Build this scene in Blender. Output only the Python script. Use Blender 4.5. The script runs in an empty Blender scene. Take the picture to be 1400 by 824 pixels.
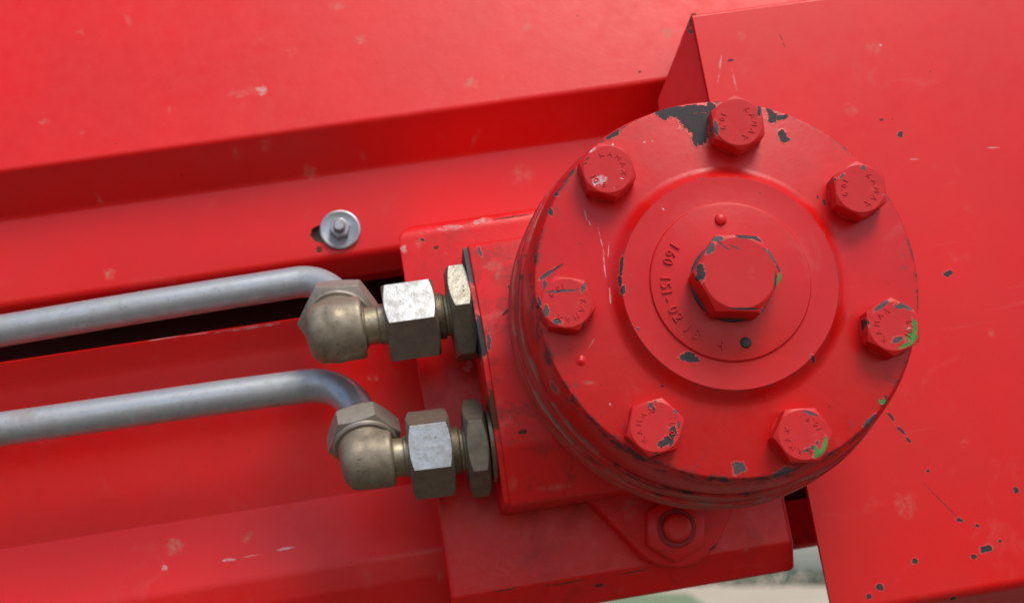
import bpy, bmesh, math, random
from mathutils import Matrix, Vector, Euler
R = math.radians
random.seed(7)
scene = bpy.context.scene
C = scene.collection
MM = 0.001

# ------------------------------------------------------------------ camera, sky, sun, exposure
# The machine has its own axes (X along the beam, Y into the machine, Z up across the beam, millimetres,
# origin at the middle of the motor cover's face); the beam stands tilted in the world.
F = 2000.0; CX, CY = 700.0, 412.0                 # focal length and centre of the photograph, in its pixels
D0 = 530.0; M0 = (995.0, 389.0)                   # distance to the cover face and where its middle appears
ya = Vector((590 - CX, 866 - CY, F)).normalized() # machine Y in camera axes (right, down, forward)
al = R(8.5)
xa = Vector((math.cos(al), -math.sin(al), 0)); xa.z = -(xa.x*ya.x + xa.y*ya.y)/ya.z; xa.normalize()
za = xa.cross(ya)
A = Matrix((xa, ya, za))                          # rows: machine axes in camera axes
O = -(A @ Vector(((M0[0]-CX)/F*D0, (M0[1]-CY)/F*D0, D0)))   # camera position in machine axes, mm
CONV = Matrix(((1,0,0),(0,-1,0),(0,0,-1)))        # camera axes (right, down, forward) -> Blender camera axes
PITCH = R(10.5)
Rcw = Euler((R(90)+PITCH, 0, 0)).to_matrix()
MACH = Rcw @ CONV @ A.transposed()                # machine -> world rotation
CAM_H = 1.05
cam_d = bpy.data.cameras.new('camera'); cam = bpy.data.objects.new('camera', cam_d); C.objects.link(cam)
cam.matrix_world = Matrix.Translation((0,0,CAM_H)) @ Rcw.to_4x4()
cam_d.sensor_width = 36; cam_d.lens = 36*F/1400.0
cam_d.clip_start = 0.02; cam_d.clip_end = 3000
cam_d.dof.use_dof = True; cam_d.dof.focus_distance = 0.545; cam_d.dof.aperture_fstop = 15.0
scene.camera = cam
MW = Matrix.Translation((0,0,CAM_H)) @ MACH.to_4x4() @ Matrix.Translation(-O*MM)   # machine metres -> world

SUN_EL, SUN_AZ = 57.0, 157.0                      # azimuth clockwise from +Y (the view direction): from behind, right of the camera
w = bpy.data.worlds.new('World'); scene.world = w; w.use_nodes = True
nt = w.node_tree; bg = nt.nodes['Background']
sky = nt.nodes.new('ShaderNodeTexSky'); sky.sky_type = 'NISHITA'; sky.sun_disc = False
sky.sun_elevation = R(SUN_EL); sky.sun_rotation = R(SUN_AZ)
sky.air_density = 1.0; sky.dust_density = 2.0; sky.ozone_density = 1.0
nt.links.new(sky.outputs[0], bg.inputs[0]); bg.inputs[1].default_value = 0.122
sd = bpy.data.lights.new('sun', 'SUN'); sun = bpy.data.objects.new('sun', sd); C.objects.link(sun)
sd.energy = 1.4; sd.angle = R(26); sd.color = (1.0, 0.95, 0.88)
a, e = R(SUN_AZ), R(SUN_EL)
sdir = Vector((math.sin(a)*math.cos(e), math.cos(a)*math.cos(e), math.sin(e)))
sun.rotation_euler = (-sdir).to_track_quat('-Z', 'Y').to_euler()
sun.location = (1, -1, 3)
vs = scene.view_settings
vs.view_transform = 'Standard'; vs.look = 'None'; vs.exposure = 0.37; vs.gamma = 1.0; vs.use_curve_mapping = False
scene.render.engine = 'CYCLES'; scene.cycles.max_bounces = 6; scene.cycles.diffuse_bounces = 3; scene.cycles.glossy_bounces = 3

# ------------------------------------------------------------------ helpers
def at(u, v, Y):
    """point of the machine plane Y (mm) that the photograph shows at pixel u, v"""
    d = A @ Vector(((u-CX)/F, (v-CY)/F, 1.0))
    return O + d*((Y - O.y)/d.y)
def atx(u, v, X):
    d = A @ Vector(((u-CX)/F, (v-CY)/F, 1.0))
    return O + d*((X - O.x)/d.x)
def scl(Y): return F/((Vector((0,Y,0)) - O) @ (A.transposed() @ Vector((0,0,1))) if False else (D0 + Y*ya.z))

machine_roots = []
def tag(o, label=None, cat=None, group=None, kind=None):
    if label: o['label'] = label
    if cat: o['category'] = cat
    if group: o['group'] = group
    if kind: o['kind'] = kind
    return o
def thing(name, label, cat, loc=(0,0,0), group=None):
    o = bpy.data.objects.new(name, None); C.objects.link(o); o.empty_display_size = 0.01
    o.location = Vector(loc)*MM
    tag(o, label, cat, group); machine_roots.append(o)
    return o
def obj(name, me, m, parent=None, loc=(0,0,0), rot=None, smooth=30):
    """mesh object; verts of me in metres"""
    o = bpy.data.objects.new(name, me); C.objects.link(o)
    if m and not me.materials: me.materials.append(m)
    if smooth is not None:
        for p in me.polygons: p.use_smooth = True
        me.set_sharp_from_angle(angle=R(smooth))
    o.location = Vector(loc)*MM
    if rot: o.rotation_euler = rot
    if parent:
        o.parent = parent
        if parent in machine_roots: o.location = Vector(loc)*MM - parent.location
    else: machine_roots.append(o)
    return o
def mesh(verts, faces, name='m'):
    me = bpy.data.meshes.new(name)
    me.from_pydata([Vector(v)*MM for v in verts], [], faces); me.validate(); me.update()
    bm = bmesh.new(); bm.from_mesh(me)
    bmesh.ops.recalc_face_normals(bm, faces=bm.faces); bm.to_mesh(me); bm.free()
    return me
def lathe(prof, seg=96, ax='Y', closed=True):
    """prof: (radius, height along axis) list"""
    V, Fc, rings = [], [], []
    for r, h in prof:
        if r < 1e-6:
            rings.append([len(V)]); V.append((0, h, 0))
        else:
            rings.append(list(range(len(V), len(V)+seg)))
            for i in range(seg):
                t = 2*math.pi*i/seg; V.append((r*math.cos(t), h, r*math.sin(t)))
    for a_, b_ in zip(rings, rings[1:]):
        if len(a_) == 1 and len(b_) == 1: continue
        for i in range(seg):
            j = (i+1) % seg
            if len(a_) == 1: Fc.append((a_[0], b_[i], b_[j]))
            elif len(b_) == 1: Fc.append((a_[i], a_[j], b_[0]))
            else: Fc.append((a_[i], a_[j], b_[j], b_[i]))
    return mesh(V, Fc)
def round_poly(pts, rad, n=6, closed=False):
    """fillet the corners of a 2D polyline"""
    out = []; N = len(pts)
    if not isinstance(rad, (list, tuple)): rad = [rad]*N
    for i, p in enumerate(pts):
        p = Vector(p)
        if (not closed and i in (0, N-1)) or rad[i] <= 0: out.append(p); continue
        a_ = (Vector(pts[i-1]) - p); b_ = (Vector(pts[(i+1) % N]) - p)
        la, lb = a_.length, b_.length; a_.normalize(); b_.normalize()
        ang = math.acos(max(-1, min(1, a_.dot(b_))))
        t = min(rad[i]/math.tan(ang/2), la*.49, lb*.49)
        r = t*math.tan(ang/2)
        c = p + (a_+b_).normalized()*(r/math.sin(ang/2))
        p0, p1 = p + a_*t - c, p + b_*t - c
        s = math.atan2(p0.x*p1.y-p0.y*p1.x, p0.dot(p1))
        for k in range(n+1):
            q = s*k/n; out.append(c + Vector((p0.x*math.cos(q)-p0.y*math.sin(q), p0.x*math.sin(q)+p0.y*math.cos(q))))
    return out
def bevel_mesh(me, width, seg=3, ang=35):
    bm = bmesh.new(); bm.from_mesh(me)
    es = [e_ for e_ in bm.edges if len(e_.link_faces) == 2 and e_.calc_face_angle(0) > R(ang)]
    bmesh.ops.bevel(bm, geom=es, offset=width*MM, offset_type='OFFSET', segments=seg, profile=.5, affect='EDGES', clamp_overlap=True)
    bm.to_mesh(me); bm.free(); return me
def prism(poly, y0, y1, bev=0, seg=3):
    """poly: (X, Z) outline, extruded along Y"""
    n = len(poly)
    V = [(p[0], y0, p[1]) for p in poly] + [(p[0], y1, p[1]) for p in poly]
    Fc = [tuple(range(n)), tuple(range(n, 2*n))] + [(i, (i+1) % n, n+(i+1) % n, n+i) for i in range(n)]
    me = mesh(V, Fc)
    return bevel_mesh(me, bev, seg) if bev else me
def extr_x(poly, x0, x1, nx=1, bev=0):
    """closed (Y, Z) outline, extruded along X"""
    n = len(poly); V = []
    for k in range(nx+1):
        x = x0 + (x1-x0)*k/nx; V += [(x, p[0], p[1]) for p in poly]
    Fc = [tuple(range(n)), tuple(range(nx*n, nx*n+n))]
    for k in range(nx): Fc += [(k*n+i, k*n+(i+1) % n, (k+1)*n+(i+1) % n, (k+1)*n+i) for i in range(n)]
    me = mesh(V, Fc)
    return bevel_mesh(me, bev, 2) if bev else me
def sheet(line, th):
    """open (Y, Z) polyline -> closed outline, thickened to the side of +Y"""
    out = []
    N = len(line)
    for i in range(N):
        p = Vector(line[i]); t = Vector(line[min(i+1, N-1)]) - Vector(line[max(i-1, 0)]); t.normalize()
        nrm = Vector((-t.y, t.x))
        out.append(p + nrm*th)
    return [Vector(p) for p in line] + out[::-1]
def sweep(path, rad, seg=28):
    """round tube along a list of points (mm); rad number or list"""
    P = [Vector(p) for p in path]; N = len(P); V, Fc = [], []
    up = Vector((0,0,1)); 
    prev = None
    for i in range(N):
        t = (P[min(i+1,N-1)] - P[max(i-1,0)]).normalized()
        if prev is None:
            u = t.orthogonal().normalized()
        else:
            u = (prev - t*prev.dot(t)).normalized()
        prev = u; v = t.cross(u)
        r = rad[i] if isinstance(rad, (list, tuple)) else rad
        for k in range(seg):
            q = 2*math.pi*k/seg; V.append(P[i] + (u*math.cos(q)+v*math.sin(q))*r)
    for i in range(N-1):
        for k in range(seg):
            k2 = (k+1) % seg; Fc.append((i*seg+k, i*seg+k2, (i+1)*seg+k2, (i+1)*seg+k))
    Fc.append(tuple(range(seg))); Fc.append(tuple(range((N-1)*seg, N*seg)))
    return mesh(V, Fc)
def hexhead(af, H, rot=0.0, dish=0.0, rc=0.95, both=False, hole=0.0, base_r=0.0):
    """hexagon head with turned chamfer. Axis Y: base at y=0, face at y=-H (towards the viewer); rot = angle of a corner"""
    a_ = af/2; n = 72; V, Fc, rings = [], [], []
    def ring(fn):
        rings.append(list(range(len(V), len(V)+n)))
        for i in range(n):
            t = 2*math.pi*i/n
            r, h = fn(t); V.append((r*math.cos(t+rot), -h, r*math.sin(t+rot)))
    def rh(t):
        q = (t % (math.pi/3)) - math.pi/6
        return a_/math.cos(q)
    ch = lambda t: max(0.0, rh(t)-rc*a_)*0.52
    if hole: ring(lambda t: (hole, 0))
    if both:
        ring(lambda t: (rc*a_, 0)); ring(lambda t: (rh(t), ch(t)))
    else: ring(lambda t: (rh(t), 0))
    ring(lambda t: (rh(t), H-ch(t)))
    ring(lambda t: (rc*a_, H))
    if dish:
        ring(lambda t: (rc*a_*.56, H)); ring(lambda t: (rc*a_*.50, H-dish))
    if hole:
        ring(lambda t: (hole, H))
        rings.append(rings[0])
    for p, q in zip(rings, rings[1:]):
        for i in range(n):
            j = (i+1) % n; Fc.append((p[i], p[j], q[j], q[i]))
    if not hole: Fc.append(tuple(rings[-1])); Fc.append(tuple(rings[0]))
    return mesh(V, Fc)
def join(*mes):
    bm = bmesh.new()
    for m_ in mes: bm.from_mesh(m_)
    me = bpy.data.meshes.new('j'); bm.to_mesh(me); bm.free(); return me
def xform(me, mat):
    me.transform(mat); me.update(); return me
def axis_mat(origin, d):
    """local Y axis turned to direction d, origin in mm"""
    d = Vector(d).normalized(); q = Vector((0,1,0)).rotation_difference(d)
    return Matrix.Translation(Vector(origin)*MM) @ q.to_matrix().to_4x4()
def apply_mods(o):
    dg = bpy.context.evaluated_depsgraph_get(); dg.update()
    me = bpy.data.meshes.new_from_object(o.evaluated_get(dg))
    o.modifiers.clear(); o.data = me; return o
_glyph = {}
def glyph(ch):
    if ch not in _glyph:
        cu = bpy.data.curves.new('t', 'FONT'); cu.body = ch; cu.size = 1.0; cu.extrude = 0.07; cu.bevel_depth = 0.02
        cu.resolution_u = 2; cu.align_x = 'CENTER'; cu.fill_mode = 'BOTH'; cu.offset = -0.010
        o = bpy.data.objects.new('t', cu); C.objects.link(o)
        dg = bpy.context.evaluated_depsgraph_get(); dg.update()
        me = bpy.data.meshes.new_from_object(o.evaluated_get(dg))
        _glyph[ch] = ([v.co.copy() for v in me.vertices], [tuple(p.vertices) for p in me.polygons])
        bpy.data.objects.remove(o); bpy.data.curves.remove(cu); bpy.data.meshes.remove(me)
    return _glyph[ch]
def arc_text(items, rad, size, y, depth=1.0, inward=False):
    """items: (char, angle in degrees); letters on a circle in the XZ plane at height y; inward: tops to the centre"""
    V, Fc = [], []
    for ch, dg_ in items:
        gv, gf = glyph(ch); t = R(dg_); k0 = len(V)
        er = Vector((math.cos(t), 0, math.sin(t))); et = Vector((-math.sin(t), 0, math.cos(t)))
        up, rt = (-er, et) if inward else (er, -et)
        for v in gv:
            V.append(er*rad + rt*(v.x*size) + up*((v.y-.36)*size) + Vector((0, y - v.z*size*depth, 0)))
        Fc += [tuple(i+k0 for i in f_) for f_ in gf]
    me = bpy.data.meshes.new('text'); me.from_pydata([v*MM for v in V], [], Fc); me.validate(); me.update()
    return me

# ------------------------------------------------------------------ materials
def chip_group(m0=1.05, m1=.92):
    g = bpy.data.node_groups.new('chip', 'ShaderNodeTree')
    for nm, ty in (('Vector','NodeSocketVector'), ('Center','NodeSocketVector'), ('Rotation','NodeSocketVector'), ('Inverse Size','NodeSocketVector')):
        g.interface.new_socket(nm, in_out='INPUT', socket_type=ty)
    g.interface.new_socket('Mask', in_out='OUTPUT', socket_type='NodeSocketFloat'); g.interface.new_socket('Rim', in_out='OUTPUT', socket_type='NodeSocketFloat')
    n = g.nodes; i = n.new('NodeGroupInput'); o = n.new('NodeGroupOutput')
    s = n.new('ShaderNodeVectorMath'); s.operation = 'SUBTRACT'
    r = n.new('ShaderNodeVectorRotate'); r.rotation_type = 'EULER_XYZ'
    m = n.new('ShaderNodeVectorMath'); m.operation = 'MULTIPLY'
    l = n.new('ShaderNodeVectorMath'); l.operation = 'LENGTH'
    mr = n.new('ShaderNodeMapRange'); mr.inputs['From Min'].default_value = m0; mr.inputs['From Max'].default_value = m1
    L = g.links.new
    L(i.outputs[0], s.inputs[0]); L(i.outputs[1], s.inputs[1]); L(s.outputs[0], r.inputs['Vector']); L(i.outputs[2], r.inputs['Rotation'])
    L(r.outputs[0], m.inputs[0]); L(i.outputs[3], m.inputs[1]); L(m.outputs[0], l.inputs[0]); L(l.outputs['Value'], mr.inputs['Value'])
    L(mr.outputs[0], o.inputs[0])
    m2 = n.new('ShaderNodeMapRange'); m2.inputs['From Min'].default_value = m0+.28; m2.inputs['From Max'].default_value = m0+.06; L(l.outputs['Value'], m2.inputs['Value']); L(m2.outputs[0], o.inputs[1])
    return g
CHIP = chip_group(); SOFT = chip_group(1.25, .25)
KIND = {'dark': ((.058,.050,.050,1), .7), 'green': ((.075,.27,.06,1), .6), 'pale': ((.62,.42,.36,1), .6), 'white': ((.66,.62,.62,1), .5),
        'rust': ((.12,.045,.02,1), .8), 'dust_glint': ((.56,.24,.17,1), .75), 'grey': ((.11,.088,.088,1), .7)}  # the brownish dust tone also colours one painted glint on the panel
def chip(p, rx, rz, ang=0, kind='dark', ry=None):
    """p in mm; a mark in the XZ plane with half-sizes rx, rz (mm), long side turned by ang degrees"""
    return (Vector(p)*MM, rx*MM, rz*MM, R(ang), kind, (ry or max(max(rx, rz)*3, 4))*MM)
class NB:
    def __init__(s, name):
        s.m = bpy.data.materials.new(name); s.m.use_nodes = True; s.t = s.m.node_tree; s.n = s.t.nodes; s.l = s.t.links.new
        s.b = s.n['Principled BSDF']; s.tc = s.n.new('ShaderNodeTexCoord')
    def noise(s, scale, detail=3, rough=.55, vec=None, dist=0):
        x = s.n.new('ShaderNodeTexNoise'); x.inputs['Scale'].default_value = scale; x.inputs['Detail'].default_value = detail
        x.inputs['Roughness'].default_value = rough; x.inputs['Distortion'].default_value = dist
        s.l(vec or s.tc.outputs['Object'], x.inputs['Vector']); return x
    def ramp(s, val, a_, b_, lo=0., hi=1.):
        x = s.n.new('ShaderNodeMapRange'); x.inputs['From Min'].default_value = a_; x.inputs['From Max'].default_value = b_
        x.inputs['To Min'].default_value = lo; x.inputs['To Max'].default_value = hi
        s.l(val, x.inputs['Value']); return x.outputs[0]
    def math(s, op, a_, b_=None):
        x = s.n.new('ShaderNodeMath'); x.operation = op
        for k, v in enumerate((a_, b_)):
            if v is None: continue
            if isinstance(v, (int, float)): x.inputs[k].default_value = v
            else: s.l(v, x.inputs[k])
        return x.outputs[0]
    def mix(s, fac, c1, c2):
        x = s.n.new('ShaderNodeMix'); x.data_type = 'RGBA'
        for sock, v in ((x.inputs[0], fac), (x.inputs[6], c1), (x.inputs[7], c2)):
            if isinstance(v, tuple) or isinstance(v, (int, float)): sock.default_value = v
            else: s.l(v, sock)
        return x.outputs[2]
    def mixf(s, fac, c1, c2):
        x = s.n.new('ShaderNodeMix')
        for sock, v in ((x.inputs[0], fac), (x.inputs[2], c1), (x.inputs[3], c2)):
            if isinstance(v, (int, float)): sock.default_value = v
            else: s.l(v, sock)
        return x.outputs[0]
    def scaled(s, sc):
        x = s.n.new('ShaderNodeVectorMath'); x.operation = 'MULTIPLY'; x.inputs[1].default_value = sc
        s.l(s.tc.outputs['Object'], x.inputs[0]); return x.outputs[0]
RED = (0.87, 0.0040, 0.0030, 1); MRED = (0.75, 0.0038, 0.0030, 1)
def paint(name, chips=(), spots=.35, grime=.12, scuff=.15, rough=.30, peel=.25, base=RED, bev=.5, edge=None, streak=0, chipnoise=1.0, grimescale=70):
    k = NB(name)
    big = k.noise(22, 3); med = k.noise(140, 4, .6)
    col = k.mix(k.ramp(big.outputs[0], .3, .7), base, (base[0]*.90, base[1]*1.5+.002, base[2]*1.5+.002, 1))
    rgh = k.ramp(med.outputs[0], .3, .7, rough-.05, rough+.10)
    film = k.noise(9, 4, .6, dist=.5); col = k.mix(k.ramp(film.outputs[0], .42, .75, 0, .10), col, (base[0]*.9, .10, .075, 1))
    gr = k.noise(1900, 2, .7); col = k.mix(k.ramp(gr.outputs[0], .45, .75, 0, .16), col, (base[0]*.62, .004, .003, 1))
    fs = k.noise(5, 3, .6, vec=k.scaled((3.0, 3.0, 120.0))); fr = k.noise(30, 2)
    col = k.mix(k.math('MULTIPLY', k.ramp(fs.outputs[0], .66, .72, 0, .12), k.ramp(fr.outputs[0], .5, .62)), col, (.75,.22,.18,1))
    # faint chalky scuffs
    sc = k.noise(48, 6, .65, dist=.6); f_ = k.math('MULTIPLY', k.ramp(sc.outputs[0], .60, .74), scuff)
    col = k.mix(f_, col, (.66,.16,.13,1)); rgh = k.mixf(f_, rgh, .6)
    # dried mud splashes: a few cells of a Voronoi pattern, each with its own size
    nd = k.noise(330, 3); dv = k.n.new('ShaderNodeVectorMath'); dv.operation = 'MULTIPLY_ADD'; dv.inputs[1].default_value = (.006,)*3
    k.l(nd.outputs['Color'], dv.inputs[0]); k.l(k.tc.outputs['Object'], dv.inputs[2])
    vo = k.n.new('ShaderNodeTexVoronoi'); vo.inputs['Scale'].default_value = 62; k.l(dv.outputs[0], vo.inputs['Vector'])
    sp = k.n.new('ShaderNodeSeparateColor'); k.l(vo.outputs['Color'], sp.inputs[0])
    size = k.ramp(sp.outputs[0], .72, 1.0, 0.0, .26)
    m_ = k.ramp(k.math('SUBTRACT', size, vo.outputs['Distance']), -.02, .10)
    m_ = k.math('MULTIPLY', k.math('MULTIPLY', m_, k.ramp(k.noise(420, 3).outputs[0], .36, .6)), spots)
    col = k.mix(m_, col, (.56,.27,.18,1)); rgh = k.mixf(m_, rgh, .75)
    # fine dark specks
    v2 = k.n.new('ShaderNodeTexVoronoi'); v2.inputs['Scale'].default_value = 210; k.l(k.tc.outputs['Object'], v2.inputs['Vector'])
    s2 = k.n.new('ShaderNodeSeparateColor'); k.l(v2.outputs['Color'], s2.inputs[0])
    m2 = k.ramp(k.math('SUBTRACT', k.ramp(s2.outputs[1], .90, 1.0, 0, .10), v2.outputs['Distance']), 0, .03)
    col = k.mix(k.math('MULTIPLY', m2, .7), col, (.06,.02,.02,1))
    # oily grime
    if grime:
        gn = k.noise(grimescale, 7, .68, dist=.4)
        g_ = k.math('MULTIPLY', k.ramp(gn.outputs[0], .50, .72), grime); col = k.mix(g_, col, (.045,.022,.016,1)); rgh = k.mixf(g_, rgh, .6)
    height = k.math('MULTIPLY', k.noise(520, 2).outputs[0], peel*.3)
    height = k.math('ADD', height, k.math('MULTIPLY', k.noise(90, 2).outputs[0], peel))
    if streak:   # scratches running round a turned face
        sx = k.n.new('ShaderNodeSeparateXYZ'); k.l(k.tc.outputs['Object'], sx.inputs[0])
        x0 = k.math('MULTIPLY', k.math('ARCTAN2', sx.outputs[2], sx.outputs[0]), 1.6)
        cb = k.n.new('ShaderNodeCombineXYZ'); k.l(x0, cb.inputs[0]); k.l(k.math('MULTIPLY', sx.outputs[1], 520), cb.inputs[1])
        k.l(k.math('MULTIPLY', k.math('LENGTH' if False else 'ADD', sx.outputs[0], 0), 2), cb.inputs[2])
        st = k.noise(2.2, 6, .7, vec=cb.outputs[0])
        s_ = k.math('MULTIPLY', k.ramp(st.outputs[0], .50, .60), streak)
        col = k.mix(s_, col, (.38,.17,.12,1)); rgh = k.mixf(s_, rgh, .7)
        s3 = k.math('MULTIPLY', k.ramp(st.outputs[0], .45, .37), streak); col = k.mix(s3, col, (.07,.02,.015,1))
        height = k.math('ADD', height, k.math('MULTIPLY', st.outputs[0], .5))
    if edge:     # worn, dirty line along a turned edge: (radius mm, half-width mm, y from, y to, centre angle, spread)
        sx = k.n.new('ShaderNodeSeparateXYZ'); k.l(k.tc.outputs['Object'], sx.inputs[0])
        cb = k.n.new('ShaderNodeCombineXYZ'); k.l(sx.outputs[0], cb.inputs[0]); k.l(sx.outputs[2], cb.inputs[1])
        ln = k.n.new('ShaderNodeVectorMath'); ln.operation = 'LENGTH'; k.l(cb.outputs[0], ln.inputs[0])
        for (er, ew, th, amt, c_) in edge:
            dn = k.math('ABSOLUTE', k.math('SUBTRACT', ln.outputs['Value'], er*MM))
            nz = k.noise(170, 5, .7)
            band = k.math('MULTIPLY', k.ramp(dn, ew*MM, ew*.25*MM), amt)
            e_ = k.math('MULTIPLY', band, k.ramp(nz.outputs[0], th, th+.10))
            col = k.mix(e_, col, c_); rgh = k.mixf(e_, rgh, .65)
    spec = None
    # chips and marks where the photograph shows them
    if chips:
        n1 = k.noise(330*chipnoise, 3, .6); n2 = k.noise(1300*chipnoise, 2, .6)
        ad = k.n.new('ShaderNodeVectorMath'); ad.operation = 'ADD'; k.l(n1.outputs['Color'], ad.inputs[0]); ad2 = k.n.new('ShaderNodeVectorMath'); ad2.operation = 'MULTIPLY_ADD'
        k.l(n2.outputs['Color'], ad2.inputs[0]); ad2.inputs[1].default_value = (.35,)*3; k.l(n1.outputs['Color'], ad2.inputs[2])
        ad3 = k.n.new('ShaderNodeVectorMath'); ad3.operation = 'SUBTRACT'; ad3.inputs[1].default_value = (.675,)*3; k.l(ad2.outputs[0], ad3.inputs[0])
        masks = {}; rim = None
        for (p, rx, rz, an, kd, ry) in chips:
            amp = min(rx, rz)*2.3
            d_ = k.n.new('ShaderNodeVectorMath'); d_.operation = 'MULTIPLY_ADD'; d_.inputs[1].default_value = (amp,)*3
            k.l(ad3.outputs[0], d_.inputs[0]); k.l(k.tc.outputs['Object'], d_.inputs[2])
            g = k.n.new('ShaderNodeGroup'); g.node_tree = SOFT if kd == 'dust_glint' else CHIP; k.l(d_.outputs[0], g.inputs[0])
            g.inputs[1].default_value = p; g.inputs[2].default_value = (0, an, 0); g.inputs[3].default_value = (1/rx, 1/ry, 1/rz)
            if kd in ('dark', 'grey', 'green') and min(rx, rz) > .0006: rim = g.outputs[1] if rim is None else k.math('MAXIMUM', rim, g.outputs[1])
            masks[kd] = g.outputs[0] if kd not in masks else k.math('MAXIMUM', masks[kd], g.outputs[0])
        if rim is not None:
            col = k.mix(k.math('MULTIPLY', rim, k.ramp(n2.outputs[0], .35, .6, .05, .5)), col, (.80,.20,.16,1)); height = k.math('ADD', height, k.math('MULTIPLY', rim, .25))
        for kd, mk in masks.items():
            c_, r_ = KIND[kd]
            mm_ = mk if kd in ('dark','green','rust','grey') else k.math('MULTIPLY', mk, k.ramp(n1.outputs[0], .38, .66, .05, .42 if kd == 'dust_glint' else .75))
            nz = k.noise(900, 3); c2 = k.mix(nz.outputs[0], tuple(x*.6 for x in c_[:3])+(1,), tuple(min(1, x*1.5) for x in c_[:3])+(1,))
            col = k.mix(mm_, col, c2); rgh = k.mixf(mm_, rgh, r_)
            if kd in ('dark','green','rust','grey'):
                height = k.math('SUBTRACT', height, k.math('MULTIPLY', mk, .7)); spec = k.mixf(mk, 0.42 if spec is None else spec, .18)
    k.l(col, k.b.inputs['Base Color']); k.l(rgh, k.b.inputs['Roughness'])
    if spec is None: k.b.inputs['Specular IOR Level'].default_value = .42
    else: k.l(spec, k.b.inputs['Specular IOR Level'])
    bu = k.n.new('ShaderNodeBump'); bu.inputs['Strength'].default_value = .55; bu.inputs['Distance'].default_value = .00045
    if bev:
        bv = k.n.new('ShaderNodeBevel'); bv.samples = 2; bv.inputs['Radius'].default_value = bev*MM; k.l(bv.outputs[0], bu.inputs['Normal'])
    k.l(height, bu.inputs['Height']); k.l(bu.outputs[0], k.b.inputs['Normal'])
    return k.m
def metal(name, c1, c2, metallic=.8, rough=.4, pit=.5, dirt=.4, dirtcol=(.10,.075,.05,1), scale=1.0, bev=.7, rust=0.0, extra=None):
    k = NB(name)
    n1 = k.noise(75*scale, 6, .65, dist=.3); n2 = k.noise(700*scale, 3, .6); n3 = k.noise(260*scale, 4, .6)
    col = k.mix(k.ramp(n3.outputs[0], .3, .7), c1, c2)
    d = k.math('MULTIPLY', k.ramp(n1.outputs[0], .42, .66), dirt)
    col = k.mix(d, col, dirtcol)
    pv = k.ramp(n2.outputs[0], .62, .70); col = k.mix(k.math('MULTIPLY', pv, pit), col, (.035,.03,.025,1))
    met = k.mixf(d, metallic, .15); rg = k.mixf(d, k.ramp(n3.outputs[0], .3, .7, rough-.06, rough+.1), .7)
    if rust:
        rn = k.ramp(k.noise(38, 5, .6).outputs[0], .60, .74); rn = k.math('MULTIPLY', rn, rust); col = k.mix(rn, col, (.23,.11,.045,1)); met = k.mixf(rn, met, 0.); rg = k.mixf(rn, rg, .8)
    h = k.math('ADD', k.math('MULTIPLY', n2.outputs[0], .6*pit+.05), k.math('MULTIPLY', n3.outputs[0], .35))
    k.l(col, k.b.inputs['Base Color']); k.l(met, k.b.inputs['Metallic']); k.l(rg, k.b.inputs['Roughness'])
    if bev: bv = k.n.new('ShaderNodeBevel'); bv.samples = 2; bv.inputs['Radius'].default_value = bev*MM
    bu = k.n.new('ShaderNodeBump'); bu.inputs['Strength'].default_value = .5; bu.inputs['Distance'].default_value = .0004
    k.l(h, bu.inputs['Height'])
    if bev: k.l(bv.outputs[0], bu.inputs['Normal'])
    k.l(bu.outputs[0], k.b.inputs['Normal'])
    return k.m
def simple(name, c1, c2, scale, rough=.9):
    k = NB(name); n_ = k.noise(scale, 5, .6); k.l(k.mix(k.ramp(n_.outputs[0], .35, .65), c1, c2), k.b.inputs['Base Color']); k.b.inputs['Roughness'].default_value = rough
    return k.m
def px(u, v, Y, rx, rz, ang=0, kind='dark'):
    """mark at a place measured in the photograph, half-sizes in photo pixels, angle in the photograph"""
    s = F/(D0+Y*.974)
    return chip(at(u, v, Y), rx/s, rz/s, ang-8.5, kind)

# ------------------------------------------------------------------ the frame behind: stepped panel, lower rail, back plate, cross beam
frame = thing('machine_frame', 'red painted steel frame with a stepped panel and grooved rail behind the motor', 'machine frame', (-150,150,0))
YU, YR = 132.0, 150.0
z = lambda u, v, Y: at(u, v, Y).z
zb1 = z(450, 172, YU); zb2 = z(420, 242, YR); zb3 = z(270, 380, YR)
prof = [(YU+34, zb1+170), (YU, zb1), (YR, zb2), (YR, zb3), (YR+12, zb3-7), (YR+20, zb3-8)]
line = round_poly(prof, [0, 3.5, 4, 5, 4, 0], 6)
pan_chips = [px(745,5,YU,3,3,0,'dust_glint'), px(330,122,YU,22,7,15,'dust_glint'), px(357,118,YU,9,9,0,'pale'), px(57,162,YU,10,5,0,'dust_glint'), px(147,83,YU,3,2,0,'white'),
    px(323,213,YR-9,6,9,0,'dust_glint'), px(366,200,YR-9,10,11,0,'dust_glint'), px(680,138,YU+6,3,8,0,'dust_glint'), px(650,190,YR-6,3,14,-35,'dust_glint'), px(497,214,YR-8,5,10,10,'dust_glint'),
    px(135,272,YR-5,4,9,40,'dust_glint'), px(522,35,YU,5,3,0,'pale'), px(790,18,YU+5,2,1.5,0,'dark'), px(875,98,YU+1,2.5,1.5,0,'dark'), px(462,5,YU+10,12,8,0,'dust_glint'),
    px(436,341,YR,4,6,0,'rust'), px(430,318,YR,6,9,0,'rust'), px(110,180,YU,5,7,0,'dust_glint'), px(230,145,YU,3,7,0,'dust_glint'), px(172,20,YU+8,5,11,25,'dust_glint'), px(715,238,YR,16,13,0,'dust_glint')]  # the last mark is a glint on the recessed face, painted as colour
m_panel = paint('panel_paint', pan_chips, spots=.5, grime=0, scuff=.10, rough=.34, peel=.35, bev=0)
panel = obj('stepped_panel', extr_x(sheet(line, 3.0), -420, 330, 1), m_panel, frame, smooth=40)
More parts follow.
